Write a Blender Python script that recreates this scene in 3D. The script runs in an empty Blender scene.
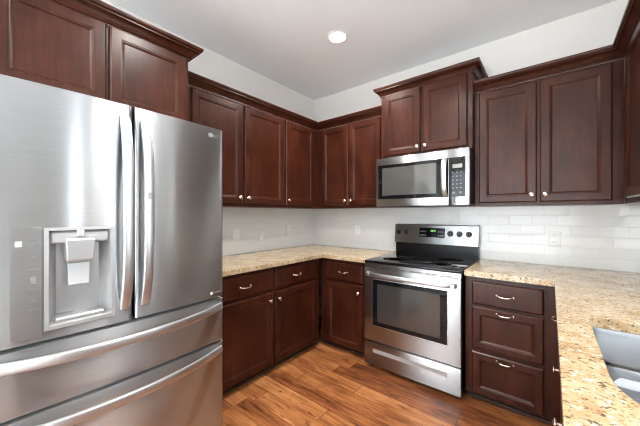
import bpy, bmesh, math, random
from mathutils import Vector, Matrix
random.seed(7)
S = bpy.context.scene
C = S.collection
PI = math.pi

# ------------------------------------------------------------------ camera, world, lights, exposure
cam_d = bpy.data.cameras.new('camera'); cam = bpy.data.objects.new('camera', cam_d); C.objects.link(cam)
cam.location = (2.398, -2.838, 1.311)
cam.rotation_euler = (PI/2, 0, 0.6818)
cam_d.sensor_fit = 'HORIZONTAL'; cam_d.sensor_width = 36.0; cam_d.lens = 283.5/640*36
cam_d.shift_y = 0.0012
cam_d.clip_start = 0.02
S.camera = cam
S.view_settings.view_transform = 'Standard'; S.view_settings.look = 'None'
S.view_settings.gamma = 1.0; S.view_settings.use_curve_mapping = False
S.view_settings.exposure = 0.56
S.cycles.filter_width = 1.1

SKY = 4.7          # daylight through the added windows
SUN = 48.0         # added sun on the unseen carpet, bounced up to brighten the ceiling
LAMP = 15.0        # each recessed ceiling light, watts
W = bpy.data.worlds.new('sky'); S.world = W; W.use_nodes = True
wn = W.node_tree.nodes; wl = W.node_tree.links
bg = wn['Background']; bg.inputs['Strength'].default_value = SKY
tc = wn.new('ShaderNodeTexCoord'); sx = wn.new('ShaderNodeSeparateXYZ'); cr = wn.new('ShaderNodeValToRGB')
wl.new(tc.outputs['Generated'], sx.inputs[0])
mr = wn.new('ShaderNodeMapRange'); mr.inputs['From Min'].default_value = -1; mr.inputs['From Max'].default_value = 1
wl.new(sx.outputs['Z'], mr.inputs['Value']); wl.new(mr.outputs[0], cr.inputs[0])
cr.color_ramp.elements[0].position = 0.44; cr.color_ramp.elements[0].color = (1.17, 1.22, 1.28, 1)  # lower half made brighter than the sky, to light the ceiling
cr.color_ramp.elements[1].position = 0.56; cr.color_ramp.elements[1].color = (0.84, 0.94, 1.03, 1)
wl.new(cr.outputs[0], bg.inputs[0])

def portal(name, loc, rot, sx_, sy_):
    d = bpy.data.lights.new(name, 'AREA'); d.shape = 'RECTANGLE'; d.size = sx_; d.size_y = sy_
    d.cycles.is_portal = True
    o = bpy.data.objects.new(name, d); o.location = loc; o.rotation_euler = rot; C.objects.link(o)
# unseen windows, added for daylight: glazed doors and a window behind the camera, tall narrow ones beyond the sink counter to streak the refrigerator
BY = -6.4; RXW = 3.06; EXW = 6.0; STUB = -1.10; HC = 2.798
UNSEEN_WINS = [('x', BY, .25, 2.75, .05, 2.50), ('x', BY, 3.6, 4.8, .45, 2.50),              # far end, behind the camera
        ('y', EXW, -5.9, -4.3, .05, 2.65), ('y', EXW, -2.26, -1.94, .05, 2.65),
        ('y', EXW, -1.50, -.92, .05, 2.65), ('y', EXW, -.56, -.24, .05, 2.65),
        ('x', 0, 4.15, 4.55, .05, 2.65), ('x', 0, 3.40, 3.56, .05, 2.65)]
sd = bpy.data.lights.new('sun', 'SUN'); sd.energy = SUN; sd.angle = math.radians(1.5); sd.color = (.93, .97, 1)
so = bpy.data.objects.new('sun', sd); so.rotation_euler = (math.radians(42), 0, math.radians(22)); C.objects.link(so)
for ax, p, a0, a1, z0_, z1_ in UNSEEN_WINS:
    if ax == 'x': portal('window_daylight', ((a0+a1)/2, p+(.17 if p > -1 else -.17), (z0_+z1_)/2), (-PI/2 if p > -1 else PI/2, 0, 0), a1-a0, z1_-z0_)
    else: portal('window_daylight', (p+.17, (a0+a1)/2, (z0_+z1_)/2), (0, PI/2, 0), z1_-z0_, a1-a0)

# ------------------------------------------------------------------ materials
def new_mat(name):
    m = bpy.data.materials.new(name); m.use_nodes = True
    return m, m.node_tree.nodes, m.node_tree.links, m.node_tree.nodes['Principled BSDF']
def simple(name, col, rough=.5, metal=0., spec=None, coat=0., emit=None, es=0.):
    m, n, l, b = new_mat(name)
    b.inputs['Base Color'].default_value = (*col, 1); b.inputs['Roughness'].default_value = rough
    b.inputs['Metallic'].default_value = metal
    if spec is not None: b.inputs['Specular IOR Level'].default_value = spec
    b.inputs['Coat Weight'].default_value = coat
    if emit: b.inputs['Emission Color'].default_value = (*emit, 1); b.inputs['Emission Strength'].default_value = es
    return m
def node(n, t, **kw):
    x = n.new(t)
    for k, v in kw.items(): setattr(x, k, v)
    return x
def ramp(n, stops):
    r = n.new('ShaderNodeValToRGB'); e = r.color_ramp.elements
    while len(e) < len(stops): e.new(0.5)
    for k, (p, c) in enumerate(stops): e[k].position = p; e[k].color = (*c, 1) if len(c) == 3 else c
    return r
def mapping(n, l, src, scale=(1,1,1), loc=(0,0,0), rot=(0,0,0)):
    m = n.new('ShaderNodeMapping'); m.inputs['Scale'].default_value = scale
    m.inputs['Location'].default_value = loc; m.inputs['Rotation'].default_value = rot
    l.new(src, m.inputs['Vector']); return m.outputs[0]
def noise(n, l, vec, scale, detail=3, rough=.55):
    x = n.new('ShaderNodeTexNoise'); x.inputs['Scale'].default_value = scale
    x.inputs['Detail'].default_value = detail; x.inputs['Roughness'].default_value = rough
    if vec is not None: l.new(vec, x.inputs['Vector'])
    return x.outputs['Fac']
def mix(n, l, fac, a, b, mode='MIX'):
    x = n.new('ShaderNodeMix'); x.data_type = 'RGBA'; x.blend_type = mode
    for sock, v in ((x.inputs['Factor'], fac), (x.inputs['A'], a), (x.inputs['B'], b)):
        if hasattr(v, 'is_output'): l.new(v, sock)
        elif isinstance(v, (int, float)): sock.default_value = v
        else: sock.default_value = (*v, 1)
    # the RGBA sockets are the third ones
    for idx, v in ((6, a), (7, b)):
        if hasattr(v, 'is_output'): l.new(v, x.inputs[idx])
        else: x.inputs[idx].default_value = (*v, 1)
    return x.outputs[2]
def bump(n, l, h, strength, dist, b, normal=None):
    x = n.new('ShaderNodeBump'); x.inputs['Strength'].default_value = strength; x.inputs['Distance'].default_value = dist
    l.new(h, x.inputs['Height'])
    if b is not None: l.new(x.outputs[0], b.inputs['Normal'])
    return x.outputs[0]

def paint(name, col, rough=.85):
    m, n, l, b = new_mat(name)
    t = n.new('ShaderNodeTexCoord')
    v = noise(n, l, t.outputs['Object'], 140, 2)
    r = ramp(n, [(0.3, tuple(c*.985 for c in col)), (0.7, col)])
    l.new(v, r.inputs[0]); l.new(r.outputs[0], b.inputs['Base Color'])
    b.inputs['Roughness'].default_value = rough; b.inputs['Specular IOR Level'].default_value = .25
    bump(n, l, v, .12, .002, b)
    return m
M = {}
M['wall'] = paint('wall_paint', (.745, .72, .685))
M['ceiling'] = paint('ceiling_paint', (.92, .925, .93), .9)
M['living'] = paint('darkened_living_paint', (.36, .35, .335))  # unseen living walls, darkened to grey the refrigerator's reflection and sharpen its streaks
M['carpet'] = paint('bounce_carpet', (.52, .52, .51), .95)  # carpet out of view, kept pale as a reflector for the ceiling
M['trim'] = simple('white_trim', (.75, .74, .72), .45)

def wood(name, a, bcol, c):
    m, n, l, b = new_mat(name)
    t = n.new('ShaderNodeTexCoord'); oi = n.new('ShaderNodeObjectInfo')
    off = node(n, 'ShaderNodeVectorMath', operation='MULTIPLY_ADD')
    cx = n.new('ShaderNodeCombineXYZ')
    for k in range(3): l.new(oi.outputs['Random'], cx.inputs[k])
    l.new(cx.outputs[0], off.inputs[0]); off.inputs[1].default_value = (9, 7, 5); l.new(t.outputs['Object'], off.inputs[2])
    v = off.outputs[0]
    grain = noise(n, l, mapping(n, l, v, (16, 16, 1.6)), 3.0, 5, .6)
    cloud = noise(n, l, mapping(n, l, v, (1, 1, .55)), 7.0, 3, .6)
    fine = noise(n, l, mapping(n, l, v, (60, 60, 3)), 6.0, 2)
    r = ramp(n, [(.36, a), (.50, bcol), (.66, c)])
    mm = node(n, 'ShaderNodeMath', operation='MULTIPLY_ADD'); l.new(grain, mm.inputs[0]); mm.inputs[1].default_value = .40
    m2 = node(n, 'ShaderNodeMath', operation='MULTIPLY_ADD'); l.new(cloud, m2.inputs[0]); m2.inputs[1].default_value = .52
    m3 = node(n, 'ShaderNodeMath', operation='MULTIPLY'); l.new(fine, m3.inputs[0]); m3.inputs[1].default_value = .10
    l.new(m3.outputs[0], m2.inputs[2]); l.new(m2.outputs[0], mm.inputs[2])
    l.new(mm.outputs[0], r.inputs[0]); l.new(r.outputs[0], b.inputs['Base Color'])
    b.inputs['Roughness'].default_value = .29; b.inputs['Specular IOR Level'].default_value = .28
    b.inputs['Coat Weight'].default_value = .0; b.inputs['Coat Roughness'].default_value = .22
    bump(n, l, fine, .05, .001, b)
    return m
M['wood'] = wood('dark_cherry_wood', (.026, .0056, .0027), (.043, .0100, .0046), (.070, .0185, .0082))
M['wood_dark'] = simple('toe_kick_wood', (.020, .008, .006), .5)
M['strip'] = simple('shoe_strip', (.060, .030, .024), .4)

def tile(name, axis):
    m, n, l, b = new_mat(name)
    g = n.new('ShaderNodeNewGeometry'); s = n.new('ShaderNodeSeparateXYZ'); l.new(g.outputs['Position'], s.inputs[0])
    w, h = .1524, (1.372-.914)/6
    def mth(op, a, bb=None, c=None):
        x = node(n, 'ShaderNodeMath', operation=op)
        for k, v in enumerate((a, bb, c)):
            if v is None: continue
            if hasattr(v, 'is_output'): l.new(v, x.inputs[k])
            else: x.inputs[k].default_value = v
        return x.outputs[0]
    u = mth('ADD', s.outputs[axis], 40*w); v = mth('ADD', s.outputs[2], -.914+20*h)
    row = mth('FLOOR', mth('DIVIDE', v, h))
    uu = mth('ADD', mth('DIVIDE', u, w), mth('MULTIPLY', mth('MODULO', row, 2), .5))
    col = mth('FLOOR', uu)
    fu = mth('FRACT', uu); fv = mth('FRACT', mth('DIVIDE', v, h))
    du = mth('MULTIPLY', mth('MINIMUM', fu, mth('SUBTRACT', 1, fu)), w)
    dv = mth('MULTIPLY', mth('MINIMUM', fv, mth('SUBTRACT', 1, fv)), h)
    dist = mth('MINIMUM', du, dv)
    def step(lo, hi):
        x = n.new('ShaderNodeMapRange'); x.interpolation_type = 'SMOOTHSTEP'
        l.new(dist, x.inputs['Value']); x.inputs['From Min'].default_value = lo; x.inputs['From Max'].default_value = hi
        return x.outputs[0]
    fac = step(.0008, .0018)
    cb = n.new('ShaderNodeCombineXYZ'); l.new(row, cb.inputs[0]); l.new(col, cb.inputs[1])
    wnz = node(n, 'ShaderNodeTexWhiteNoise', noise_dimensions='2D'); l.new(cb.outputs[0], wnz.inputs['Vector'])
    tcol = mix(n, l, wnz.outputs['Value'], (.70, .70, .685), (.725, .725, .71))
    l.new(mix(n, l, fac, (.63, .625, .61), tcol), b.inputs['Base Color'])
    rg = n.new('ShaderNodeMapRange'); l.new(fac, rg.inputs['Value']); rg.inputs['To Min'].default_value = .7; rg.inputs['To Max'].default_value = .07
    l.new(rg.outputs[0], b.inputs['Roughness'])
    nb = bump(n, l, step(.0006, .004), .35, .001, None)
    sub = node(n, 'ShaderNodeVectorMath', operation='SUBTRACT'); l.new(wnz.outputs['Color'], sub.inputs[0]); sub.inputs[1].default_value = (.5, .5, .5)
    sc = node(n, 'ShaderNodeVectorMath', operation='SCALE'); l.new(sub.outputs[0], sc.inputs[0]); sc.inputs['Scale'].default_value = .025
    ad = node(n, 'ShaderNodeVectorMath', operation='ADD'); l.new(nb, ad.inputs[0]); l.new(sc.outputs[0], ad.inputs[1])
    nm = node(n, 'ShaderNodeVectorMath', operation='NORMALIZE'); l.new(ad.outputs[0], nm.inputs[0])
    l.new(nm.outputs[0], b.inputs['Normal'])
    return m
M['tile_x'] = tile('white_subway_tile_long', 0)
M['tile_y'] = tile('white_subway_tile_side', 1)

def granite():
    m, n, l, b = new_mat('beige_granite')
    t = n.new('ShaderNodeTexCoord'); v = t.outputs['Object']
    big = noise(n, l, v, 9, 4, .6)
    r1 = ramp(n, [(.33, (.40, .262, .125)), (.50, (.50, .372, .215)), (.68, (.58, .465, .315))]); l.new(big, r1.inputs[0])
    pale = noise(n, l, v, 46, 3, .6)
    r2 = ramp(n, [(.55, (0,0,0)), (.64, (1,1,1))]); l.new(pale, r2.inputs[0])
    c = mix(n, l, r2.outputs[0], r1.outputs[0], (.58, .53, .45))
    tan = noise(n, l, mapping(n, l, v, (1,1,1), (3,1,2)), 58, 3, .6)
    r3 = ramp(n, [(.57, (0,0,0)), (.63, (.85,.85,.85))]); l.new(tan, r3.inputs[0])
    c = mix(n, l, r3.outputs[0], c, (.36, .20, .095))
    dk = noise(n, l, mapping(n, l, v, (1,1.3,1), (7,4,9)), 66, 3, .55)
    r4 = ramp(n, [(.605, (0,0,0)), (.660, (.85,.85,.85))]); l.new(dk, r4.inputs[0])
    c = mix(n, l, r4.outputs[0], c, (.085, .050, .032))
    gy = noise(n, l, mapping(n, l, v, (1,1,1), (1,8,3)), 110, 2, .5)
    r5 = ramp(n, [(.625, (0,0,0)), (.69, (.8,.8,.8))]); l.new(gy, r5.inputs[0])
    c = mix(n, l, r5.outputs[0], c, (.13, .10, .085))
    l.new(c, b.inputs['Base Color'])
    b.inputs['Roughness'].default_value = .16; b.inputs['Specular IOR Level'].default_value = .45
    return m
M['granite'] = granite()

def floor_mat():
    m, n, l, b = new_mat('hand_scraped_wood_planks')
    g = n.new('ShaderNodeNewGeometry'); s = n.new('ShaderNodeSeparateXYZ'); l.new(g.outputs['Position'], s.inputs[0])
    def mth(op, a, bb=None):
        x = node(n, 'ShaderNodeMath', operation=op)
        for k, v in enumerate((a, bb)):
            if v is None: continue
            if hasattr(v, 'is_output'): l.new(v, x.inputs[k])
            else: x.inputs[k].default_value = v
        return x.outputs[0]
    pw, pl = .127, .95
    v = mth('DIVIDE', mth('ADD', s.outputs[1], 20), pw); row = mth('FLOOR', v); fv = mth('FRACT', v)
    w1 = node(n, 'ShaderNodeTexWhiteNoise', noise_dimensions='1D'); l.new(row, w1.inputs['W'])
    u = mth('ADD', mth('DIVIDE', mth('ADD', s.outputs[0], 20), pl), w1.outputs['Value']); col = mth('FLOOR', u); fu = mth('FRACT', u)
    cb = n.new('ShaderNodeCombineXYZ'); l.new(row, cb.inputs[0]); l.new(col, cb.inputs[1])
    w2 = node(n, 'ShaderNodeTexWhiteNoise', noise_dimensions='2D'); l.new(cb.outputs[0], w2.inputs['Vector'])
    off = node(n, 'ShaderNodeVectorMath', operation='MULTIPLY_ADD'); l.new(w2.outputs['Color'], off.inputs[0]); off.inputs[1].default_value = (13, 7, 5); l.new(g.outputs['Position'], off.inputs[2])
    p = off.outputs[0]
    gr = noise(n, l, mapping(n, l, p, (1.8, 22, 1)), 2.2, 6, .65)
    cl = noise(n, l, mapping(n, l, p, (1.3, 4.5, 1)), 2.6, 4, .6)
    kn = noise(n, l, mapping(n, l, p, (3.2, 9, 1)), 2.3, 2, .5)
    ssum = mth('ADD', mth('MULTIPLY', gr, .42), mth('ADD', mth('MULTIPLY', cl, .38), mth('MULTIPLY', w2.outputs['Value'], .20)))
    r = ramp(n, [(.36, (.085, .024, .010)), (.45, (.20, .064, .021)), (.54, (.33, .118, .039)), (.66, (.50, .22, .080))]); l.new(ssum, r.inputs[0])
    rk = ramp(n, [(.64, (0,0,0)), (.74, (.85,.85,.85))]); l.new(kn, rk.inputs[0])
    c = mix(n, l, rk.outputs[0], r.outputs[0], (.060, .018, .008))
    dv = mth('MULTIPLY', mth('MINIMUM', fv, mth('SUBTRACT', 1, fv)), pw)
    du = mth('MULTIPLY', mth('MINIMUM', fu, mth('SUBTRACT', 1, fu)), pl)
    d = mth('MINIMUM', dv, du)
    x = n.new('ShaderNodeMapRange'); x.interpolation_type = 'SMOOTHSTEP'; l.new(d, x.inputs['Value']); x.inputs['From Min'].default_value = .0006; x.inputs['From Max'].default_value = .0028
    l.new(mix(n, l, x.outputs[0], (.075, .026, .010), c), b.inputs['Base Color'])
    b.inputs['Roughness'].default_value = .34; b.inputs['Specular IOR Level'].default_value = .4
    hh = mth('ADD', mth('MULTIPLY', x.outputs[0], .6), mth('MULTIPLY', gr, .4))
    bump(n, l, hh, .30, .002, b)
    return m
M['floor'] = floor_mat()

def steel(name, col, rough, aniso=.75, scale=(1, 1, 420), haze=0.):
    m, n, l, b = new_mat(name)
    t = n.new('ShaderNodeTexCoord')
    v = noise(n, l, mapping(n, l, t.outputs['Object'], scale), 2.0, 2, .5)
    r = ramp(n, [(.35, tuple(c*.92 for c in col)), (.65, col)]); l.new(v, r.inputs[0])
    tg = node(n, 'ShaderNodeTangent', direction_type='UV_MAP', uv_map='UVMap')
    def lobe(q, ro):
        l.new(r.outputs[0], q.inputs['Base Color']); q.inputs['Metallic'].default_value = 1; q.inputs['Roughness'].default_value = ro
        q.inputs['Anisotropic'].default_value = aniso; q.inputs['Anisotropic Rotation'].default_value = .25
        l.new(tg.outputs[0], q.inputs['Tangent'])
    lobe(b, rough)
    if haze:                                   # a second, softer lobe: the wide spread of the brushing
        q = n.new('ShaderNodeBsdfPrincipled'); lobe(q, haze)
        mx = n.new('ShaderNodeMixShader'); mx.inputs[0].default_value = .42
        l.new(b.outputs[0], mx.inputs[1]); l.new(q.outputs[0], mx.inputs[2]); l.new(mx.outputs[0], n['Material Output'].inputs[0])
    return m
M['steel'] = steel('brushed_stainless_steel', (.53, .545, .56), .20, 1.0, haze=.52)
M['steel_dull'] = steel('satin_grey_steel', (.36, .36, .36), .36)
M['steel_handle'] = steel('polished_handle_steel', (.62, .63, .64), .36, .7)
M['sink'] = steel('sink_steel', (.43, .445, .465), .36, .2)
M['silver'] = simple('silver_plastic', (.42, .42, .42), .34, .4)
M['silver_dark'] = simple('grey_plastic', (.30, .30, .30), .35, .3)
M['chrome'] = simple('chrome', (.80, .80, .79), .10, 1)
M['nickel'] = simple('warm_satin_nickel', (.80, .66, .56), .24, 1)
M['black_glass'] = simple('black_glass', (.006, .006, .007), .05, 0, .38)
M['oven_glass'] = simple('oven_window_glass', (.040, .038, .035), .03, 0, 1.0)
M['mw_glass'] = simple('microwave_window_glass', (.075, .073, .068), .05, 0, 1.0)
M['black'] = simple('black_plastic', (.012, .012, .013), .35)
M['black_enamel'] = simple('black_enamel', (.008, .008, .009), .22, 0, .25)
M['ring'] = simple('burner_print', (.10, .10, .105), .15)
M['white'] = simple('white_plastic', (.80, .80, .78), .3)
M['slot'] = simple('outlet_slot', (.10, .10, .10), .5)
M['grey_key'] = simple('grey_key_print', (.20, .20, .20), .4)
M['lcd'] = simple('grey_lcd', (.30, .31, .29), .2)
M['mark'] = simple('grey_mark', (.22, .22, .22), .4)
M['green'] = simple('green_led', (.05, .25, .04), .4, emit=(.25, .9, .15), es=.35)
M['lamp'] = simple('lamp_lens', (.9, .9, .9), .5, emit=(1, .95, .88), es=9)
def glass_mat():
    m, n, l, b = new_mat('window_glass'); n.remove(b)
    out = n['Material Output']; tr = n.new('ShaderNodeBsdfTransparent'); gl = n.new('ShaderNodeBsdfGlossy'); gl.inputs['Roughness'].default_value = .02
    mx = n.new('ShaderNodeMixShader'); mx.inputs[0].default_value = .06
    l.new(tr.outputs[0], mx.inputs[1]); l.new(gl.outputs[0], mx.inputs[2]); l.new(mx.outputs[0], out.inputs[0]); return m
M['glass'] = glass_mat()

# ------------------------------------------------------------------ mesh helpers
def merge(bm, t):
    me = bpy.data.meshes.new('t'); t.to_mesh(me); t.free(); bm.from_mesh(me); bpy.data.meshes.remove(me)
def box(bm, x0, x1, y0, y1, z0, z1, bev=0., seg=1):
    t = bmesh.new(); bmesh.ops.create_cube(t, size=1)
    for v in t.verts: v.co = ((x0+x1)/2+v.co.x*(x1-x0), (y0+y1)/2+v.co.y*(y1-y0), (z0+z1)/2+v.co.z*(z1-z0))
    if bev: bmesh.ops.bevel(t, geom=list(t.edges), offset=bev, segments=seg, affect='EDGES', profile=.5)
    merge(bm, t); return bm
def bx(*a, **k): return box(bmesh.new(), *a, **k)
def loft(bm, loops, cap0=False, cap1=False, closed=True):
    rings = [[bm.verts.new(p) for p in lp] for lp in loops]
    n = len(rings[0])
    for a, b in zip(rings, rings[1:]):
        for i in range(n if closed else n-1):
            j = (i+1) % n
            bm.faces.new((a[i], a[j], b[j], b[i]))
    if cap0: bm.faces.new(list(reversed(rings[0])))
    if cap1: bm.faces.new(rings[-1])
    return bm
def lathe(bm, prof, n=24, mat=Matrix()):          # prof (r, h) around local Z, then mat
    loops = []
    for r, h in prof:
        loops.append([mat @ Vector((r*math.cos(2*PI*i/n), r*math.sin(2*PI*i/n), h)) for i in range(n)])
    return loft(bm, loops, True, True)
def tube(bm, pts, rx, ry, n=10, up=Vector((0, 0, 1)), power=2.0):   # swept super-ellipse
    loops = []
    for i, p in enumerate(pts):
        a = Vector(pts[max(i-1, 0)]); b = Vector(pts[min(i+1, len(pts)-1)])
        d = (b-a).normalized(); s = d.cross(up).normalized(); u = s.cross(d).normalized()
        kx = rx[i] if isinstance(rx, list) else rx; ky = ry[i] if isinstance(ry, list) else ry
        lp = []
        for k in range(n):
            c, q = math.cos(2*PI*k/n), math.sin(2*PI*k/n)
            e = 2/power
            lp.append(Vector(p) + s*kx*math.copysign(abs(c)**e, c) + u*ky*math.copysign(abs(q)**e, q))
        loops.append(lp)
    return loft(bm, loops, True, True)
def prism(bm, poly, z0, z1):
    return loft(bm, [[(x, y, z0) for x, y in poly], [(x, y, z1) for x, y in poly]], True, True)

def obj(name, bm, mat, parent=None, smooth=False, label=None, bevel=0.):
    bmesh.ops.recalc_face_normals(bm, faces=bm.faces)
    me = bpy.data.meshes.new(name)
    if smooth:
        for f in bm.faces: f.smooth = True
        for e in bm.edges:
            if len(e.link_faces) == 2 and e.calc_face_angle(0) > math.radians(38): e.smooth = False
    uv = bm.loops.layers.uv.new('UVMap')
    for f in bm.faces:
        nr = f.normal; h = Vector((0, 0, 1)).cross(nr)
        if h.length < .3: h = Vector((1, 0, 0))
        h.normalize(); w = nr.cross(h)
        for lp in f.loops: lp[uv].uv = (lp.vert.co.dot(h), lp.vert.co.dot(w))
    bm.to_mesh(me); bm.free()
    me.materials.append(M[mat])
    o = bpy.data.objects.new(name, me); C.objects.link(o)
    if parent: o.parent = parent
    if label: o['label'] = label
    if bevel:
        b = o.modifiers.new('bevel', 'BEVEL'); b.width = bevel; b.segments = 2; b.limit_method = 'ANGLE'
    return o
def tag(o, label, cat, group=None):
    o['label'] = label; o['category'] = cat
    if group: o['group'] = group
    return o
def thing(name, label, cat, loc=(0, 0, 0), rz=0., group=None):
    o = bpy.data.objects.new(name, None); C.objects.link(o); o.empty_display_size = .1
    o.location = loc; o.rotation_euler = (0, 0, rz)
    return tag(o, label, cat, group)
def struct(name, bm, mat, parent=None):
    o = obj(name, bm, mat, parent)
    o['kind'] = 'structure'
    return o

# ------------------------------------------------------------------ the room
struct('floor', bx(-.12, EXW+.12, BY-.12, .12, -.1, 0), 'floor')
struct('ceiling', bx(-.12, EXW+.12, BY-.12, .12, HC, HC+.1), 'ceiling')
struct('wall_left', bx(-.12, 0, BY-.12, .12, 0, HC), 'wall')
def wall_holes(name, axis, a0, a1, p0, p1, holes, mat='wall'):
    """a wall along one axis from a0 to a1, thickness p0..p1, with rectangular holes (h0,h1,z0,z1)"""
    bm = bmesh.new()
    def put(u0, u1, z0, z1):
        if u1-u0 < 1e-4 or z1-z0 < 1e-4: return
        if axis == 'x': box(bm, u0, u1, p0, p1, z0, z1)
        else: box(bm, p0, p1, u0, u1, z0, z1)
    cur = a0
    for h0, h1, z0, z1 in sorted(holes):
        put(cur, h0, 0, HC); put(h0, h1, 0, z0); put(h0, h1, z1, HC); cur = h1
    put(cur, a1, 0, HC)
    return struct(name, bm, mat)
wall_holes('wall_right', 'y', STUB, 0, RXW, RXW+.14, [])
wall_holes('wall_back', 'x', 0, RXW+.14, 0, .12, [])
wall_holes('wall_back_living', 'x', RXW+.14, EXW, 0, .12, [w[2:] for w in UNSEEN_WINS if w[0] == 'x' and w[1] == 0], 'living')
wall_holes('wall_far_right', 'y', BY, 0, EXW, EXW+.12, [w[2:] for w in UNSEEN_WINS if w[0] == 'y'], 'living')
wall_holes('wall_front', 'x', 0, EXW, BY-.12, BY, [w[2:] for w in UNSEEN_WINS if w[0] == 'x' and w[1] == BY])
def window(name, axis, h0, h1, z0, z1, p, nv, nh=1):
    e = bpy.data.objects.new(name, None); C.objects.link(e); e['kind'] = 'structure'
    fr = bmesh.new()
    def put(bm, u0, u1, q0, q1, a, b):
        if axis == 'x': box(bm, u0, u1, a, b, q0, q1)
        else: box(bm, a, b, u0, u1, q0, q1)
    t = .05
    put(fr, h0, h0+t, z0, z1, p-.04, p+.04); put(fr, h1-t, h1, z0, z1, p-.04, p+.04)
    put(fr, h0+t, h1-t, z0, z0+t, p-.04, p+.04); put(fr, h0+t, h1-t, z1-t, z1, p-.04, p+.04)
    for k in range(1, nv):
        u = h0+(h1-h0)*k/nv; put(fr, u-.03, u+.03, z0+t, z1-t, p-.03, p+.03)
    for k in range(1, nh):
        z = z0+(z1-z0)*k/nh; put(fr, h0+t, h1-t, z-.02, z+.02, p-.03, p+.03)
    struct('window_frame', fr, 'trim', e)
    pn = bmesh.new(); put(pn, h0+t*.5, h1-t*.5, z0+t*.5, z1-t*.5, p-.004, p+.004)
    struct('window_pane', pn, 'glass', e)
for k, (ax, p, a0, a1, z0_, z1_) in enumerate(UNSEEN_WINS):  # none in view; added for the daylight and reflections they give
    window('window_%d' % (k+1), ax, a0, a1, z0_, z1_, p+(-.06 if p == BY else .06), 2 if a1-a0 > 1 else 1)
struct('trim_1', bx(.0, .008, -1.93, -.008, .9145, 1.3715), 'tile_y')        # tiled splashback, left wall
struct('trim_2', bx(.0, RXW, -.008, .0, .9145, 1.3715), 'tile_x')           # tiled splashback, back wall
struct('baseboard_front', bx(2.76, 3.04, BY, BY+.015, 0, .1), 'trim')
struct('trim_3', box(bx(.016, EXW, BY+.016, -3.3, 0, .012), 3.21, EXW, -3.3, 0, 0, .012), 'carpet')            # unseen carpet at the living end, added to bounce light upwards
struct('baseboard_left', bx(0, .015, BY, -2.9, 0, .1), 'trim')

# ------------------------------------------------------------------ cabinets (local frame: x along the width, front towards -y)
def panel_loops(x0, x1, z0, z1, yf, prof):
    out = []
    for ins, dep in prof:
        out.append([(x0+ins, yf+dep, z0+ins), (x1-ins, yf+dep, z0+ins), (x1-ins, yf+dep, z1-ins), (x0+ins, yf+dep, z1-ins)])
    return out
TH = .020
def framed(x0, x1, z0, z1, yf, st=.056):
    prof = [(0, TH-.0005), (0, .007), (.008, 0), (st-.006, 0), (st-.002, .0022), (st+.001, .0020), (st+.003, .0026), (st+.008, .0066), (st+.012, .0092)]
    return loft(bmesh.new(), panel_loops(x0, x1, z0, z1, yf, prof), True, True)
def slab(x0, x1, z0, z1, yf):
    prof = [(0, TH-.0005), (0, .007), (.003, .004), (.010, 0)]
    return loft(bmesh.new(), panel_loops(x0, x1, z0, z1, yf, prof), True, True)
def knob(x, z, yf, parent):
    m = Matrix.Translation((x, yf, z)) @ Matrix.Rotation(PI/2, 4, 'X')
    bm = lathe(bmesh.new(), [(.009, 0), (.009, .002), (.0055, .005), (.0055, .013), (.012, .017), (.0160, .021), (.0160, .024), (.013, .027), (.006, .0285)], 20, m)
    return obj('knob', bm, 'nickel', parent, True, 'satin nickel round knob')
def pull(x, z, yf, parent):
    pts = []
    hw, out = .046, .027
    for k in range(15):
        a = k/14; s = 2*a-1
        pts.append((x+s*hw*(1 if abs(s) < .999 else 1), yf-out*(1-abs(s)**5), z-.005*(1-s*s)))
    rx = [.0062 if k in (0, 14) else .0045 for k in range(15)]
    bm = tube(bmesh.new(), pts, .0038, .0042, 10)
    for s in (-1, 1):
        lathe(bm, [(.0075, 0), (.0075, .003), (.005, .006)], 12, Matrix.Translation((x+s*hw, yf, z)) @ Matrix.Rotation(PI/2, 4, 'X'))
    return obj('pull', bm, 'nickel', parent, True, 'satin nickel arched pull')

def cabinet(name, label, loc, rz, w, d, z0, z1, fronts, toe=None, group=None, crown=None):
    """fronts: (kind, x0, x1, z0, z1, hardware) ; kind door|drawer|panel ; hardware (type, x, z)"""
    t = thing(name, label, 'cabinet', loc, rz, group)
    body = bx(0, w, -d, -.001, z0, z1, bev=.0015)
    obj('body', body, 'wood', t)
    yf = -d-TH
    for kind, x0, x1, a, b, hw in fronts:
        if kind == 'door': o = obj('door', framed(x0, x1, a, b, yf), 'wood', t)
        elif kind == 'deep_drawer': o = obj('drawer_front', framed(x0, x1, a, b, yf, .050), 'wood', t)
        else: o = obj('drawer_front', slab(x0, x1, a, b, yf), 'wood', t)
        if hw: (knob if hw[0] == 'knob' else pull)(hw[1], hw[2], yf, o)
    if toe is not None:
        x0, x1 = toe
        obj('toe_kick', bx(x0, x1, -d+.055, -.001, .0, z0-.0005), 'wood_dark', t)
        obj('shoe_strip', bx(x0, x1, -d+.037, -d+.0545, .0, .018, bev=.004), 'strip', t)
    return t
CROWN = [(0, 0), (.007, 0), (.007, .010), (.012, .013), (.016, .022), (.026, .036), (.041, .046), (.047, .049), (.047, .055), (.054, .059), (.057, .066), (.057, .078), (0, .078)]
def crown_mesh(path, z, k=1.0, kz=1.0, prof=CROWN):
    loops = []
    P = [Vector(p) for p in path]
    for i, p in enumerate(P):
        ns = []
        if i > 0: d = (P[i]-P[i-1]).normalized(); ns.append(Vector((d.y, -d.x)))
        if i < len(P)-1: d = (P[i+1]-P[i]).normalized(); ns.append(Vector((d.y, -d.x)))
        m = ns[0] if len(ns) == 1 else (ns[0]+ns[1])/(1+ns[0].dot(ns[1]))
        loops.append([(p.x+m.x*o*k, p.y+m.y*o*k, z+h*kz) for o, h in prof])
    return loft(bmesh.new(), loops, True, True)

R90 = PI/2
GU = 'dark wood wall cabinets'; GB = 'dark wood base cabinets'
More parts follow.
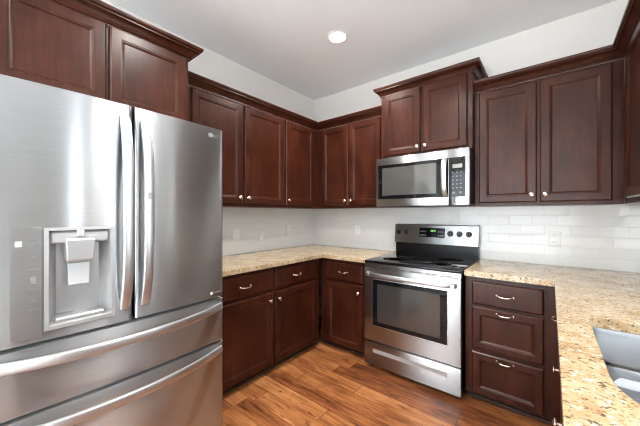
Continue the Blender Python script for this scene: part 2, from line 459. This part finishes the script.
# --- wall cabinets on the left wall: local x = y - y0
y0 = -1.87
cabinet('wall_cabinet', 'two-door dark cherry wall cabinet between refrigerator and corner cabinet, above left counter', (0.001, y0, 0), R90, -.836-y0, .304, 1.372, 2.268,
        [('door', -1.800-y0, -1.348-y0, 1.400, 2.258, ('knob', -1.378-y0, 1.452)), ('door', -1.322-y0, -.852-y0, 1.400, 2.258, ('knob', -1.292-y0, 1.452))], group=GU)
y0 = -.835
cabinet('wall_cabinet', 'single-door dark cherry wall cabinet filling the room corner above the counter', (0.001, y0, 0), R90, -.002-y0, .304, 1.372, 2.268,
        [('door', -.822-y0, -.385-y0, 1.400, 2.258, ('knob', -.792-y0, 1.452))], group=GU)
# --- back wall left of the microwave
x0 = .3065
cabinet('wall_cabinet', 'two-door dark cherry wall cabinet between room corner and microwave', (x0, -.001, 0), 0, 1.149-x0, .304, 1.372, 2.268,
        [('door', .378-x0, .733-x0, 1.400, 2.258, ('knob', .704-x0, 1.452)), ('door', .748-x0, 1.112-x0, 1.400, 2.258, ('knob', .777-x0, 1.452))], group=GU)
# --- above the microwave
x0 = 1.151
t = cabinet('wall_cabinet', 'small raised two-door cherry cabinet with its own crown above the microwave', (x0, -.001, 0), 0, 1.929-x0, .374, 1.824, 2.430,
        [('door', 1.184-x0, 1.527-x0, 1.845, 2.412, ('knob', 1.503-x0, 1.893)), ('door', 1.548-x0, 1.895-x0, 1.845, 2.412, ('knob', 1.572-x0, 1.893))], group=GU)
cm = crown_mesh([(0, 0), (0, -.374), (1.929-x0, -.374), (1.929-x0, 0)], 2.413, 1.0, .98)
obj('crown_moulding', cm, 'wood', t, True)
# --- right of the microwave
x0 = 1.9305
cabinet('wall_cabinet', 'wide two-door dark cherry wall cabinet to the right of the microwave', (x0, -.001, 0), 0, 2.754-x0, .304, 1.372, 2.268,
        [('door', 1.963-x0, 2.326-x0, 1.395, 2.252, ('knob', 2.296-x0, 1.447)), ('door', 2.342-x0, 2.700-x0, 1.395, 2.252, ('knob', 2.372-x0, 1.447))], group=GU)
# --- right wall (facing -x): local x = y1 - y
y1 = -.3065
cabinet('wall_cabinet', 'dark cherry wall cabinet on the right wall, cut off by the photo edge', (RXW-.001, y1, 0), -R90, .76, .304, 1.372, 2.268,
        [('door', .15, .745, 1.400, 2.258, ('knob', .715, 1.452))], group=GU)
# --- over the refrigerator
y0 = -2.81
t = cabinet('wall_cabinet', 'deep two-door cherry cabinet with crown above the steel refrigerator', (0.001, y0, 0), R90, -1.966-y0, .609, 1.84, 2.315,
        [('door', -2.792-y0, -2.397-y0, 1.865, 2.290, None), ('door', -2.383-y0, -1.986-y0, 1.865, 2.290, None)], group=GU)
obj('crown_moulding', crown_mesh([(0, -.609), (-1.966-y0, -.609), (-1.966-y0, 0)], 2.285, 1.18, 1.0), 'wood', t, True)

# crown runs over the lower wall cabinets
tag(obj('crown_moulding', crown_mesh([(.306, -1.955), (.306, -.306), (1.150, -.306)], 2.2685, 1.05, 1.0), 'wood', None, True),
    'dark cherry crown moulding turning the room corner, left of the microwave', 'moulding', 'crown mouldings')
tag(obj('crown_moulding', crown_mesh([(1.9305, -.306), (2.7535, -.306), (2.7535, -1.066)], 2.2685, 1.05, 1.0), 'wood', None, True),
    'dark cherry crown moulding over the cabinets right of the microwave', 'moulding', 'crown mouldings')

# --- base cabinets
y0 = -1.90
cabinet('base_cabinet', 'dark cherry base cabinet with two drawers and two doors beside the refrigerator', (0.001, y0, 0), R90, -.652-y0, .609, .055, .874,
        [('drawer', -1.815-y0, -1.268-y0, .688, .855, ('pull', -1.541-y0, .765)), ('drawer', -1.240-y0, -.705-y0, .688, .855, ('pull', -.985-y0, .768)),
         ('door', -1.815-y0, -1.268-y0, .070, .664, ('knob', -1.302-y0, .602)), ('door', -1.240-y0, -.705-y0, .070, .664, ('knob', -1.206-y0, .602))],
        toe=(0, -.545-y0), group=GB)
x0 = .6115
cabinet('base_cabinet', 'narrow dark cherry base cabinet with one drawer, left of the oven', (x0, -.001, 0), 0, 1.146-x0, .609, .055, .874,
        [('drawer', .680-x0, 1.092-x0, .682, .840, ('pull', .885-x0, .762)), ('door', .680-x0, 1.092-x0, .062, .656, ('knob', 1.052-x0, .592))],
        toe=(0, 1.146-x0), group=GB)
x0 = 1.927
cabinet('base_cabinet', 'dark cherry three-drawer base cabinet to the right of the oven', (x0, -.001, 0), 0, 2.452-x0, .609, .055, .874,
        [('drawer', 1.972-x0, 2.369-x0, .684, .840, ('pull', 2.168-x0, .766)), ('deep_drawer', 1.972-x0, 2.369-x0, .378, .668, ('pull', 2.168-x0, .643)),
         ('deep_drawer', 1.972-x0, 2.369-x0, .066, .354, ('pull', 2.168-x0, .330))], toe=(0, 2.452-x0), group=GB)
y1 = -.6115
def rloc(y): return y1 - y
cabinet('base_cabinet', 'dark cherry base cabinet under the right counter, next to the three-drawer cabinet', (RXW-.001, y1, 0), -R90, .62, .606, .055, .874,
        [('drawer', rloc(-.700), rloc(-1.195), .684, .840, ('pull', rloc(-.93), .768)), ('door', rloc(-.700), rloc(-1.195), .066, .660, ('knob', rloc(-1.158), .600))],
        toe=(0.06, .62), group=GB)
y1b = -1.2325
t = thing('base_cabinet', 'dark cherry sink base cabinet under the steel sink', 'cabinet', (RXW-.001, y1b, 0), -R90, GB)
bm = bmesh.new()                       # open-topped carcass: the bowls hang inside
box(bm, 0, .86, -.606, -.58, .055, .874); box(bm, 0, .018, -.58, -.001, .055, .874); box(bm, .842, .86, -.58, -.001, .055, .874)
box(bm, .018, .842, -.58, -.001, .055, .075)
obj('body', bm, 'wood', t)
yf = -.626
for a, b, kx in ((.02, .415, .355), (.43, .83, .47)):
    o = obj('door', framed(a, b, .066, .660, yf), 'wood', t); knob(kx, .600, yf, o)
obj('false_drawer_front', slab(.02, .83, .684, .840, yf), 'wood', t)
obj('toe_kick', bx(0, .86, -.555, -.001, 0, .0545), 'wood_dark', t)
obj('shoe_strip', bx(0, .86, -.572, -.5555, 0, .018, bev=.004), 'strip', t)
cabinet('base_cabinet', 'dark cherry base cabinet at the near end of the right counter', (RXW-.001, -2.0935, 0), -R90, .78, .606, .055, .874,
        [('door', .02, .385, .066, .840, ('knob', .35, .78)), ('door', .40, .76, .066, .840, ('knob', .43, .78))], toe=(0, .78), group=GB)

# ------------------------------------------------------------------ worktops
def rrect(x0, x1, y0_, y1_, rs, n=8):
    pts = []
    for (cx_, cy_, a0, r) in ((x1-rs[0], y1_-rs[0], 0, rs[0]), (x0+rs[1], y1_-rs[1], 90, rs[1]), (x0+rs[2], y0_+rs[2], 180, rs[2]), (x1-rs[3], y0_+rs[3], 270, rs[3])):
        for k in range(n+1):
            a = math.radians(a0+90*k/n); pts.append((cx_+r*math.cos(a), cy_+r*math.sin(a)))
    return pts
bm = prism(bmesh.new(), [(.0085, -.0085), (.0085, -1.915), (.648, -1.915), (.648, -.648), (1.149, -.648), (1.149, -.0085)], .8745, .914)
tag(obj('worktop', bm, 'granite', bevel=.004), 'speckled beige granite worktop in the corner between refrigerator and oven', 'worktop', 'granite worktops')
SX0, SX1, SY0, SY1 = 2.512, 2.955, -2.05, -1.325
hole = rrect(SX0, SX1, SY0, SY1, (.07, .045, .20, .20))
def slab_hole(outer, hole, z0, z1):
    bm = bmesh.new()
    for z, fl in ((z1, False), (z0, True)):
        ov = [bm.verts.new((x, y, z)) for x, y in outer]; hv = [bm.verts.new((x, y, z)) for x, y in hole]
        es = [bm.edges.new((a[i], a[(i+1) % len(a)])) for a in (ov, hv) for i in range(len(a))]
        bmesh.ops.triangle_fill(bm, use_beauty=True, use_dissolve=False, edges=es)
        if fl: lo = (ov, hv)
        else: hi = (ov, hv)
    for k in (0, 1):
        a, b = lo[k], hi[k]
        for i in range(len(a)):
            j = (i+1) % len(a); bm.faces.new((a[i], a[j], b[j], b[i]))
    return bm
outer = [(1.927, -.0085), (1.927, -.648), (2.418, -.648), (2.418, -2.90), (RXW-.0005, -2.90), (RXW-.0005, -.0085)]
tag(obj('worktop', slab_hole(outer, hole, .8745, .914), 'granite', bevel=.003), 'long speckled beige granite worktop on the right, holding the sink', 'worktop', 'granite worktops')

# ------------------------------------------------------------------ sink
sk = thing('kitchen_sink', 'double-bowl stainless steel sink set into the right granite worktop', 'sink', ((SX0+SX1)/2, (SY0+SY1)/2, .70))
lx, ly = (SX0+SX1)/2, (SY0+SY1)/2
def bowl(x0, x1, ya, yb, rs, depth):
    L = []
    for ins, z in ((-.012, .8740), (0, .8735), (.003, .860), (.012, .8735-depth+.05), (.03, .8735-depth+.015), (.06, .8735-depth)):
        if ins == -.012: pass
        rr = tuple(max(.015, r-ins) for r in rs)
        L.append([(x-lx, y-ly, z-.70) for x, y in rrect(x0+ins, x1-ins, ya+ins, yb-ins, rr)])
    return loft(bmesh.new(), L, False, True)
yd = -1.665
o = obj('bowl', bowl(SX0-.004, SX1+.004, yd+.014, SY1+.004, (.07, .045, .05, .05), .185), 'sink', sk, True)
lathe_m = Matrix.Translation((0, (yd+SY1)/2-ly, .6885-.70))
obj('drain', lathe(bmesh.new(), [(.048, 0), (.048, .003), (.040, .0035), (.036, .0015), (.01, .0012)], 24, lathe_m), 'chrome', o, True)
o = obj('bowl', bowl(SX0-.004, SX1+.004, SY0-.004, yd-.014, (.05, .05, .20, .20), .21), 'sink', sk, True)
obj('drain', lathe(bmesh.new(), [(.048, 0), (.048, .003), (.040, .0035), (.036, .0015), (.01, .0012)], 24, Matrix.Translation((0, (yd+SY0)/2-ly, .6635-.70))), 'chrome', o, True)
bm = bmesh.new()
L = []
for yy, zz in ((-.026, -.030), (-.018, -.008), (-.008, -.001), (.008, -.001), (.018, -.008), (.026, -.030)):
    L.append([(SX0-.004-lx, yd+yy-ly, .868-.70+zz-.012), (SX1+.004-lx, yd+yy-ly, .868-.70+zz-.012)])
loft(bm, [[l[0] for l in L], [l[1] for l in L]], True, True)
obj('divider', bm, 'sink', sk, True)

# ------------------------------------------------------------------ refrigerator (front towards +x)
FY = -2.385; FW = .457
fr = thing('refrigerator', 'large stainless steel french-door refrigerator with water dispenser on the left', 'refrigerator', (.03, FY, 0), R90)
D = .925                                                        # local depth of the door front at its outer edge
obj('body', bx(-.452, .452, -.835, 0, .03, 1.765, bev=.004), 'steel_dull', fr)
obj('kick_plate', bx(-.44, .44, -.80, -.05, .0, .0295), 'black', fr)
for s in (-1, 1):
    obj('hinge_cover', bx(s*.40-.045, s*.40+.045, -.90, -.70, 1.7655, 1.783, bev=.005), 'silver_dark', fr)
SAG = .022
def front(x, x0, x1, r=.016):
    y = -(D-.004) - SAG*(1-(x/FW)**2)
    e = min(x-x0, x1-x)
    rr = r
    if e < rr: y += rr - math.sqrt(max(0, rr*rr-(rr-e)**2))
    return y
def slab_door(x0, x1, z0, z1, hole=None, r=.016):
    xs = [x0+r*(1-math.cos(k*PI/12)) for k in range(7)]
    xs += [x0+r+(x1-x0-2*r)*k/24 for k in range(1, 24)]
    xs += [x1-r*(1-math.cos(k*PI/12)) for k in range(6, -1, -1)]
    zs = [z0, z1]
    if hole:
        for h in hole[:2]:
            xs = [x for x in xs if abs(x-h) > .004] + [h]
        zs = [z0, hole[2], hole[3], z1]
    xs = sorted(xs)
    bm = bmesh.new()
    yb = -.8385
    G = [[bm.verts.new((x, front(x, x0, x1, r), z)) for x in xs] for z in zs]
    for j in range(len(zs)-1):
        for i in range(len(xs)-1):
            if hole and j == 1 and xs[i] >= hole[0]-1e-6 and xs[i+1] <= hole[1]+1e-6: continue
            bm.faces.new((G[j][i], G[j][i+1], G[j+1][i+1], G[j+1][i]))
    top = [bm.verts.new((x, yb, z1)) for x in (x0, x1)]; bot = [bm.verts.new((x, yb, z0)) for x in (x0, x1)]
    bm.faces.new(G[-1] + [top[1], top[0]])
    bm.faces.new(list(reversed(G[0])) + [bot[0], bot[1]])
    bm.faces.new([G[j][0] for j in range(len(zs))] + [top[0], bot[0]])
    bm.faces.new([G[j][-1] for j in reversed(range(len(zs)))] + [bot[1], top[1]])
    bm.faces.new((bot[0], top[0], top[1], bot[1]))
    return bm
def fy(x): return -(D-.004) - SAG*(1-(x/FW)**2)
HX0, HX1, HZ0, HZ1 = -.285, -.070, .884, 1.259                # dispenser recess in the left door
dl = obj('door', slab_door(-FW, -.004, .848, 1.783, (HX0, HX1, HZ0, HZ1)), 'steel', fr, True)
dr = obj('door', slab_door(.004, FW, .848, 1.783), 'steel', fr, True)
f1 = obj('freezer_drawer', slab_door(-FW, FW, .602, .832), 'steel', fr, True)
f2 = obj('freezer_drawer', slab_door(-FW, FW, .045, .588), 'steel', fr, True)
def vhandle(x, z0, z1, parent):
    pts = []; rx = []; ry = []
    n = 28
    for k in range(n+1):
        a = k/n; s = 2*a-1
        pts.append((x, fy(x)-.006-.050*(1-abs(s)**3.2), z0+(z1-z0)*a))
        rx.append(.0205 if abs(s) < .97 else .018); ry.append(.011 if abs(s) < .97 else .007)
    bm = tube(bmesh.new(), pts, rx, ry, 16, up=Vector((0, -1, 0)), power=3.4)
    for z in (z0+.03, z1-.03):
        box(bm, x-.012, x+.012, fy(x)-.02, fy(x)+.001, z-.022, z+.022, bev=.003)
    return obj('handle', bm, 'steel_handle', parent, True, 'bowed steel bar handle')
vhandle(-.036, .905, 1.730, dl)
h = vhandle(.042, .905, 1.730, dr)
def hhandle(z, parent):
    n = 36; x0, x1 = -.437, .437
    pts = []
    for k in range(n+1):
        a = k/n; s = 2*a-1; x = x0+(x1-x0)*a
        pts.append((x, fy(x)-.006-.046*(1-abs(s)**2.6), z-.012*(1-s*s)+.006))
    bm = tube(bmesh.new(), pts, .0095, .0205, 16, power=3.2)
    for x in (x0+.03, x1-.03):
        box(bm, x-.022, x+.022, fy(x)-.018, fy(x)+.001, z-.012, z+.012, bev=.003)
    return obj('handle', bm, 'steel_handle', parent, True, 'bowed horizontal steel handle')
obj('latch_button', bx(.033, .051, fy(.042)-.0685, fy(.042)-.060, 1.375, 1.405, bev=.002), 'silver_dark', h)
hhandle(.786, f1); hhandle(.545, f2)
# dispenser
def yr(d): return fy(-.18)+d
bm = bmesh.new()
def P(x, d, z): return (x, yr(d), z)
rec = [[P(HX0-.001, -.004, HZ0-.001), P(HX1+.001, -.004, HZ0-.001), P(HX1+.001, -.004, HZ1+.001), P(HX0-.001, -.004, HZ1+.001)],
       [P(HX0+.012, -.004, HZ0+.012), P(HX1-.012, -.004, HZ0+.012), P(HX1-.012, -.004, HZ1-.010), P(HX0+.012, -.004, HZ1-.010)],
       [P(HX0+.014, .002, HZ0+.016), P(HX1-.014, .002, HZ0+.016), P(HX1-.014, .002, HZ1-.012), P(HX0+.014, .002, HZ1-.012)],
       [P(HX0+.040, .062, HZ0+.040), P(HX1-.040, .062, HZ0+.040), P(HX1-.040, .062, HZ1-.014), P(HX0+.040, .062, HZ1-.014)]]
loft(bm, rec, False, True)
obj('dispenser_recess', bm, 'silver', dl, label='pale silver recess of the water dispenser')
bm = bx(HX0+.016, HX1-.016, yr(.004), yr(.06), HZ1-.062, HZ1-.014, bev=.008)
obj('dispenser_housing', bm, 'silver', dl, True)
cxm = (HX0+HX1)/2-.004
bm = loft(bmesh.new(), [[P(cxm-.045, .006, HZ1-.035), P(cxm+.045, .006, HZ1-.035), P(cxm+.045, .05, HZ1-.035), P(cxm-.045, .05, HZ1-.035)],
                        [P(cxm-.046, -.012, HZ1-.048), P(cxm+.046, -.012, HZ1-.048), P(cxm+.046, .05, HZ1-.048), P(cxm-.046, .05, HZ1-.048)],
                        [P(cxm-.042, -.006, HZ1-.125), P(cxm+.042, -.006, HZ1-.125), P(cxm+.042, .05, HZ1-.125), P(cxm-.042, .05, HZ1-.125)],
                        [P(cxm-.038, .000, HZ1-.135), P(cxm+.038, .000, HZ1-.135), P(cxm+.038, .05, HZ1-.135), P(cxm-.038, .05, HZ1-.135)]], True, True)
obj('ice_chute', bm, 'silver', dl, bevel=.004, label='shiny ice chute')
bm = loft(bmesh.new(), [[P(cxm-.036, .022, HZ1-.138), P(cxm+.034, .022, HZ1-.138), P(cxm+.034, .030, HZ1-.138), P(cxm-.036, .030, HZ1-.138)],
                        [P(cxm-.036, .008, HZ1-.225), P(cxm+.030, .008, HZ1-.225), P(cxm+.030, .016, HZ1-.225), P(cxm-.036, .016, HZ1-.225)]], True, True)
obj('paddle', bm, 'silver', dl, bevel=.003, label='silver dispenser paddle')
obj('water_spout', bx(cxm-.010, cxm+.012, yr(-.010), yr(.02), HZ1-.034, HZ1-.008, bev=.003), 'chrome', dl)
obj('drip_tray', bx(HX0+.030, HX1-.030, yr(.004), yr(.06), HZ0+.018, HZ0+.034, bev=.004), 'silver', dl)
# control strip left of the recess, following the curve of the door
CX0, CX1 = -.369, HX0-.006
bm = bmesh.new()
xs = [CX0+(CX1-CX0)*k/5 for k in range(6)]
loft(bm, [[(x, fy(x)-.002, HZ0-.020) for x in xs] + [(x, fy(x)+.004, HZ0-.020) for x in reversed(xs)],
          [(x, fy(x)-.002, HZ1+.003) for x in xs] + [(x, fy(x)+.004, HZ1+.003) for x in reversed(xs)]], True, True)
cp = obj('control_panel', bm, 'steel_dull', dl, True, 'grey control strip of the dispenser')
def mark(x0, x1, z0, z1, parent, mat, name, dy=.0026):
    xm = (x0+x1)/2
    return obj(name, bx(x0, x1, fy(xm)-dy-.0008, fy(xm)-dy+.0006, z0, z1), mat, parent)
mark(CX0+.012, CX0+.028, 1.195, 1.214, cp, 'white', 'indicator_light')
for k, z in enumerate((1.216, 1.155, 1.112, 1.062, 1.040, .998, .966)):
    mark(CX1-.034+.008*(k % 2), CX1-.012, z-.0016, z+.0016, cp, 'mark', 'button_mark')
mark(CX1-.030, CX1-.014, 1.066, 1.086, cp, 'mark', 'button_mark')
# logo and badge on the right door
def text_bm(s, size, place):
    cu = bpy.data.curves.new('t', 'FONT'); cu.body = s; cu.size = size; cu.extrude = .0004; cu.align_x = 'LEFT'
    o = bpy.data.objects.new('t', cu); C.objects.link(o); dg = bpy.context.evaluated_depsgraph_get()
    me = bpy.data.meshes.new_from_object(o.evaluated_get(dg)); bpy.data.objects.remove(o)
    bm = bmesh.new(); bm.from_mesh(me); bmesh.ops.transform(bm, matrix=place, verts=bm.verts); return bm
lx_, lz_ = .372, 1.741
rot = Matrix.Rotation(PI/2, 4, 'X')
bm = text_bm('LG', .024, Matrix.Translation((lx_+.016, fy(lx_+.03)-.0012, lz_-.0085)) @ rot)
lathe(bm, [(.0125, -.001), (.0125, .0012), (.0095, .0014), (.009, .001)], 24, Matrix.Translation((lx_, fy(lx_)-.0002, lz_)) @ rot)
obj('logo', bm, 'silver_dark', dr, label='small round emblem with two letters')
mark(.372, .384, .868, .882, dr, 'white', 'badge', .0008)
mark(.388, .440, .872, .878, dr, 'mark', 'badge_lettering', .0006)

# ------------------------------------------------------------------ range
gx0, gx1 = 1.157, 1.920
gw = (gx1-gx0)/2
rg = thing('range_oven', 'stainless steel electric range with black glass cooktop between the base cabinets', 'oven', ((gx0+gx1)/2, -.012, 0))
obj('body', bx(-gw+.002, gw-.002, -.655, 0, .032, .893), 'black_enamel', rg)
obj('cooktop', bx(-gw, gw, -.688, -.055, .8935, .9155, bev=.006, seg=2), 'black_glass', rg, True, 'black glass cooktop')
for x, y, r in ((-.19, -.50, .105), (.19, -.50, .085), (-.19, -.22, .080), (.19, -.22, .105)):
    bm = bmesh.new()
    for ra in (r, r*.68):
        lathe(bm, [(ra, 0), (ra, .0004), (ra-.004, .0004), (ra-.004, 0)], 40, Matrix.Translation((x, y, .91555)))
    obj('burner_ring', bm, 'ring', rg, label='grey printed burner ring')
# front: vent strip, door, drawer
vs = obj('vent_strip', bx(-gw+.001, gw-.001, -.684, -.6555, .860, .893), 'steel', rg)
for k in range(6):
    x = -.30+.12*k
    obj('vent_slot', bx(x-.042, x+.042, -.6848, -.6838, .8635, .8675), 'black', vs)
bm = bx(-gw, gw, -.690, -.6555, .240, .857, bev=.005, seg=2)
od = obj('oven_door', bm, 'steel', rg, True)
wbm = loft(bmesh.new(), panel_loops(-.302, .290, .376, .760, -.6945, [(0, .0042), (0, 0), (.004, 0), (.006, .002)]), False, True)
tr = bmesh.new()
for a in ((-.307, -.3025, .371, .765), (.2905, .295, .371, .765), (-.3025, .2905, .371, .3755), (-.3025, .2905, .7605, .765)):
    box(tr, a[0], a[1], -.6942, -.6895, a[2], a[3], bev=.001)
obj('window_trim', tr, 'steel_handle', od, label='thin bright rim around the oven window')
ow = obj('window_frame', wbm, 'black_glass', od, label='black glass oven window surround')
obj('window', bx(-.258, .244, -.6932, -.6925+.0003, .410, .728), 'oven_glass', ow, label='dark see-through oven window')
bm = bmesh.new()
pts = [(x, -.690-.048*(1-abs(x/.352)**8), .806) for x in [-.352+.704*k/30 for k in range(31)]]
tube(bm, pts, .010, .0165, 16, power=3)
for s in (-1, 1): box(bm, s*.335-.016, s*.335+.016, -.735, -.6895, .793, .819, bev=.003)
obj('handle', bm, 'steel_handle', od, True)
dw = obj('drawer', bx(-gw, gw, -.690, -.6555, .036, .230, bev=.005, seg=2), 'steel', rg, True)
bm = loft(bmesh.new(), panel_loops(-.300, .292, .146, .177, -.6915, [(0, .0015), (0, 0), (.002, 0), (.004, .0012)]), False, True)
obj('grip', bm, 'silver', dw, label='recessed grip, silver for light caught on its lip')  # silver stands in for light caught on the recess's lower lip
for x in (-.34, .34):
    for y in (-.62, -.08):
        obj('foot', lathe(bmesh.new(), [(.022, 0), (.022, .008), (.014, .012), (.014, .0325)], 16, Matrix.Translation((x, y, 0))), 'black', rg, True)
# back guard
bm = bx(-gw+.006, gw-.006, -.058, 0, .9, 1.03)
bgd = obj('riser', bx(-gw+.004, gw-.004, -.055, 0, .8935, 1.028), 'black_enamel', rg)
bm = bmesh.new()
poly = [(-.080, 1.024), (-.062, 1.200), (-.052, 1.208), (0, 1.208), (0, 1.024)]
loft(bm, [[(-gw, y, z) for y, z in poly], [(gw, y, z) for y, z in poly]], True, True)
bp = obj('back_guard', bm, 'steel', rg, False, bevel=.003)
def slope(z): return -.080+.018*(z-1.024)/.176
tilt = Matrix.Rotation(PI/2-math.atan(.018/.176), 4, 'X')
for x in (-.337, -.260, .152, .229, .306):
    m = Matrix.Translation((x, slope(1.128), 1.128)) @ tilt
    k = obj('knob', lathe(bmesh.new(), [(.026, -.002), (.026, .003), (.0225, .005), (.0205, .022), (.018, .025)], 24, m), 'black', bp, True, 'black burner dial')
    bm = bmesh.new(); box(bm, -.004, .004, -.018, .018, .024, .031, bev=.001)
    bmesh.ops.transform(bm, matrix=m, verts=bm.verts)
    merge_me = bpy.data.meshes.new('t'); bm.to_mesh(merge_me); bm.free()
    b2 = bmesh.new(); b2.from_mesh(k.data); b2.from_mesh(merge_me); b2.to_mesh(k.data); b2.free(); bpy.data.meshes.remove(merge_me)
def sloped(x0, x1, z0, z1, out=.002, th=.003):
    bm = bmesh.new()
    loft(bm, [[(x0, slope(z0)-out, z0), (x1, slope(z0)-out, z0), (x1, slope(z1)-out, z1), (x0, slope(z1)-out, z1)],
              [(x0, slope(z0)-out+th, z0), (x1, slope(z0)-out+th, z0), (x1, slope(z1)-out+th, z1), (x0, slope(z1)-out+th, z1)]], True, True)
    return bm
ds = obj('display', sloped(-.130, .105, 1.088, 1.176), 'black_glass', bp, label='black clock and control display')
def merged(parts):
    bm = bmesh.new()
    for p in parts: merge(bm, p)
    return bm
obj('clock_digits', merged([sloped(-.022+.011*k+dx, -.022+.011*k+dx+.007, 1.140, 1.158, .0028, .001) for k, dx in ((0, 0), (1, 0), (2, .004), (3, .004))]), 'green', bp, label='green clock digits')
for zz in (1.141, 1.106):
    for xx in (-.112, -.092, -.072, .052, .070, .088):
        obj('key', sloped(xx-.006, xx+.006, zz-.005, zz+.005, .0028, .001), 'grey_key', bp)

# ------------------------------------------------------------------ microwave
mx0, mx1 = 1.148, 1.927
mw = thing('microwave', 'stainless steel over-the-range microwave under the small raised cabinet', 'microwave', (mx0, -.0085, 1.378))
mwid = mx1-mx0
MF = -.4615
obj('body', bx(.003, mwid-.003, -.431, 0, .004, .4385), 'black', mw, label='black microwave casing')
obj('underside_grille', bx(.03, mwid-.03, -.37, -.05, -.006, .0035), 'black', mw)
DX = .632
mdoor = obj('door', bx(0, DX, MF, -.4315, 0, .438, bev=.004, seg=2), 'steel', mw, True)
wf = obj('window_surround', loft(bmesh.new(), panel_loops(.018, DX-.004, .066, .372, MF-.0012, [(0, .0014), (0, 0), (.003, 0), (.004, .0008)]), False, True), 'black_glass', mdoor)
obj('window', bx(.060, .535, MF-.0012, MF-.0002, .098, .345), 'mw_glass', wf, label='grey reflective microwave window')
pts = [(.604, MF-.004-.042*(1-abs(2*k/24-1)**4), .078+.288*k/24) for k in range(25)]
obj('handle', tube(bmesh.new(), pts, .0205, .0085, 16, up=Vector((0, -1, 0)), power=3), 'steel_handle', mdoor, True, 'curved bright steel handle')
pnl = obj('control_side', bx(DX+.002, mwid, MF, -.4315, 0, .438, bev=.004, seg=2), 'steel', mw, True)
kp = obj('keypad', bx(DX+.003, mwid-.028, MF-.0014, MF+.001, .066, .372), 'black_glass', pnl, label='black keypad panel')
obj('lcd_screen', bx(DX+.028, mwid-.050, MF-.0022, MF-.0012, .288, .318), 'lcd', pnl)
for r in range(5):
    for c in range(3):
        obj('button', bx(DX+.026+c*.027, DX+.038+c*.027, MF-.0022, MF-.0012, .250-r*.030, .258-r*.030), 'grey_key', pnl)
for c in range(2):
    obj('button', bx(DX+.027+c*.050, DX+.046+c*.050, MF-.0022, MF-.0012, .088, .104), 'grey_key', pnl)

# ------------------------------------------------------------------ wall plates
def plate(label, loc, rz, kind):
    t = thing('wall_outlet' if kind == 'outlet' else 'light_switch', label, 'outlet' if kind == 'outlet' else 'switch', loc, rz, 'white wall plates')
    obj('plate', bx(-.036, .036, -.006, 0, -.058, .058, bev=.003, seg=2), 'white', t, True)
    if kind == 'outlet':
        for dz in (-.024, .024):
            s = obj('socket', bx(-.016, .016, -.0075, -.0055, dz-.016, dz+.016, bev=.0008), 'white', t)
            for dx in (-.006, .006): obj('slot', bx(dx-.0013, dx+.0013, -.0079, -.0073, dz-.003, dz+.007), 'slot', s)
    else:
        obj('rocker', bx(-.017, .017, -.0085, -.0055, -.033, .033, bev=.001), 'white', t)
plate('white outlet plate on left tiles, nearest the refrigerator', (.0082, -1.20, 1.105), R90, 'outlet')
plate('white switch plate on left tiles, between two outlet plates', (.0082, -.890, 1.085), R90, 'switch')
plate('white outlet plate on left tiles, nearest the room corner', (.0082, -.500, 1.125), R90, 'outlet')
plate('white outlet plate on back tiles, between corner and oven', (.664, -.0082, 1.122), 0, 'outlet')
plate('white outlet plate on back tiles, right of the oven', (2.424, -.0082, 1.116), 0, 'outlet')

# ------------------------------------------------------------------ recessed ceiling lights: the first in view, the rest added for more light
def downlight(x, y, label):
    t = thing('recessed_light', label, 'ceiling light', (x, y, HC-.0005), 0, 'recessed ceiling lights')
    ring = lathe(bmesh.new(), [(.088, 0), (.088, -.004), (.080, -.008), (.070, -.006), (.066, -.002), (.066, 0)], 32)
    obj('trim_ring', ring, 'white', t, True)
    obj('lens', lathe(bmesh.new(), [(.0655, -.0005), (.0655, -.004), (.05, -.0055), (.01, -.006)], 32), 'lamp', t, True)
    d = bpy.data.lights.new('recessed_lamp', 'AREA'); d.shape = 'DISK'; d.size = .12; d.energy = LAMP; d.color = (1, .96, .90); d.spread = math.radians(150)
    o = bpy.data.objects.new('recessed_lamp', d); C.objects.link(o); o.parent = t; o.location = (0, 0, -.012)
downlight(1.009, -.894, 'lit round recessed light in the ceiling in front of the corner cabinets')
downlight(1.55, -2.00, 'unseen recessed ceiling light added for fill in front of the refrigerator')  # out of view, added to brighten the left counter and tiles
downlight(3.70, -2.00, 'unseen recessed ceiling light added for fill beyond the sink counter')  # out of view, added to light the left wall from the right
downlight(1.30, -3.60, 'unseen recessed ceiling light added for fill behind the photographer')  # out of view, added as general fill from behind
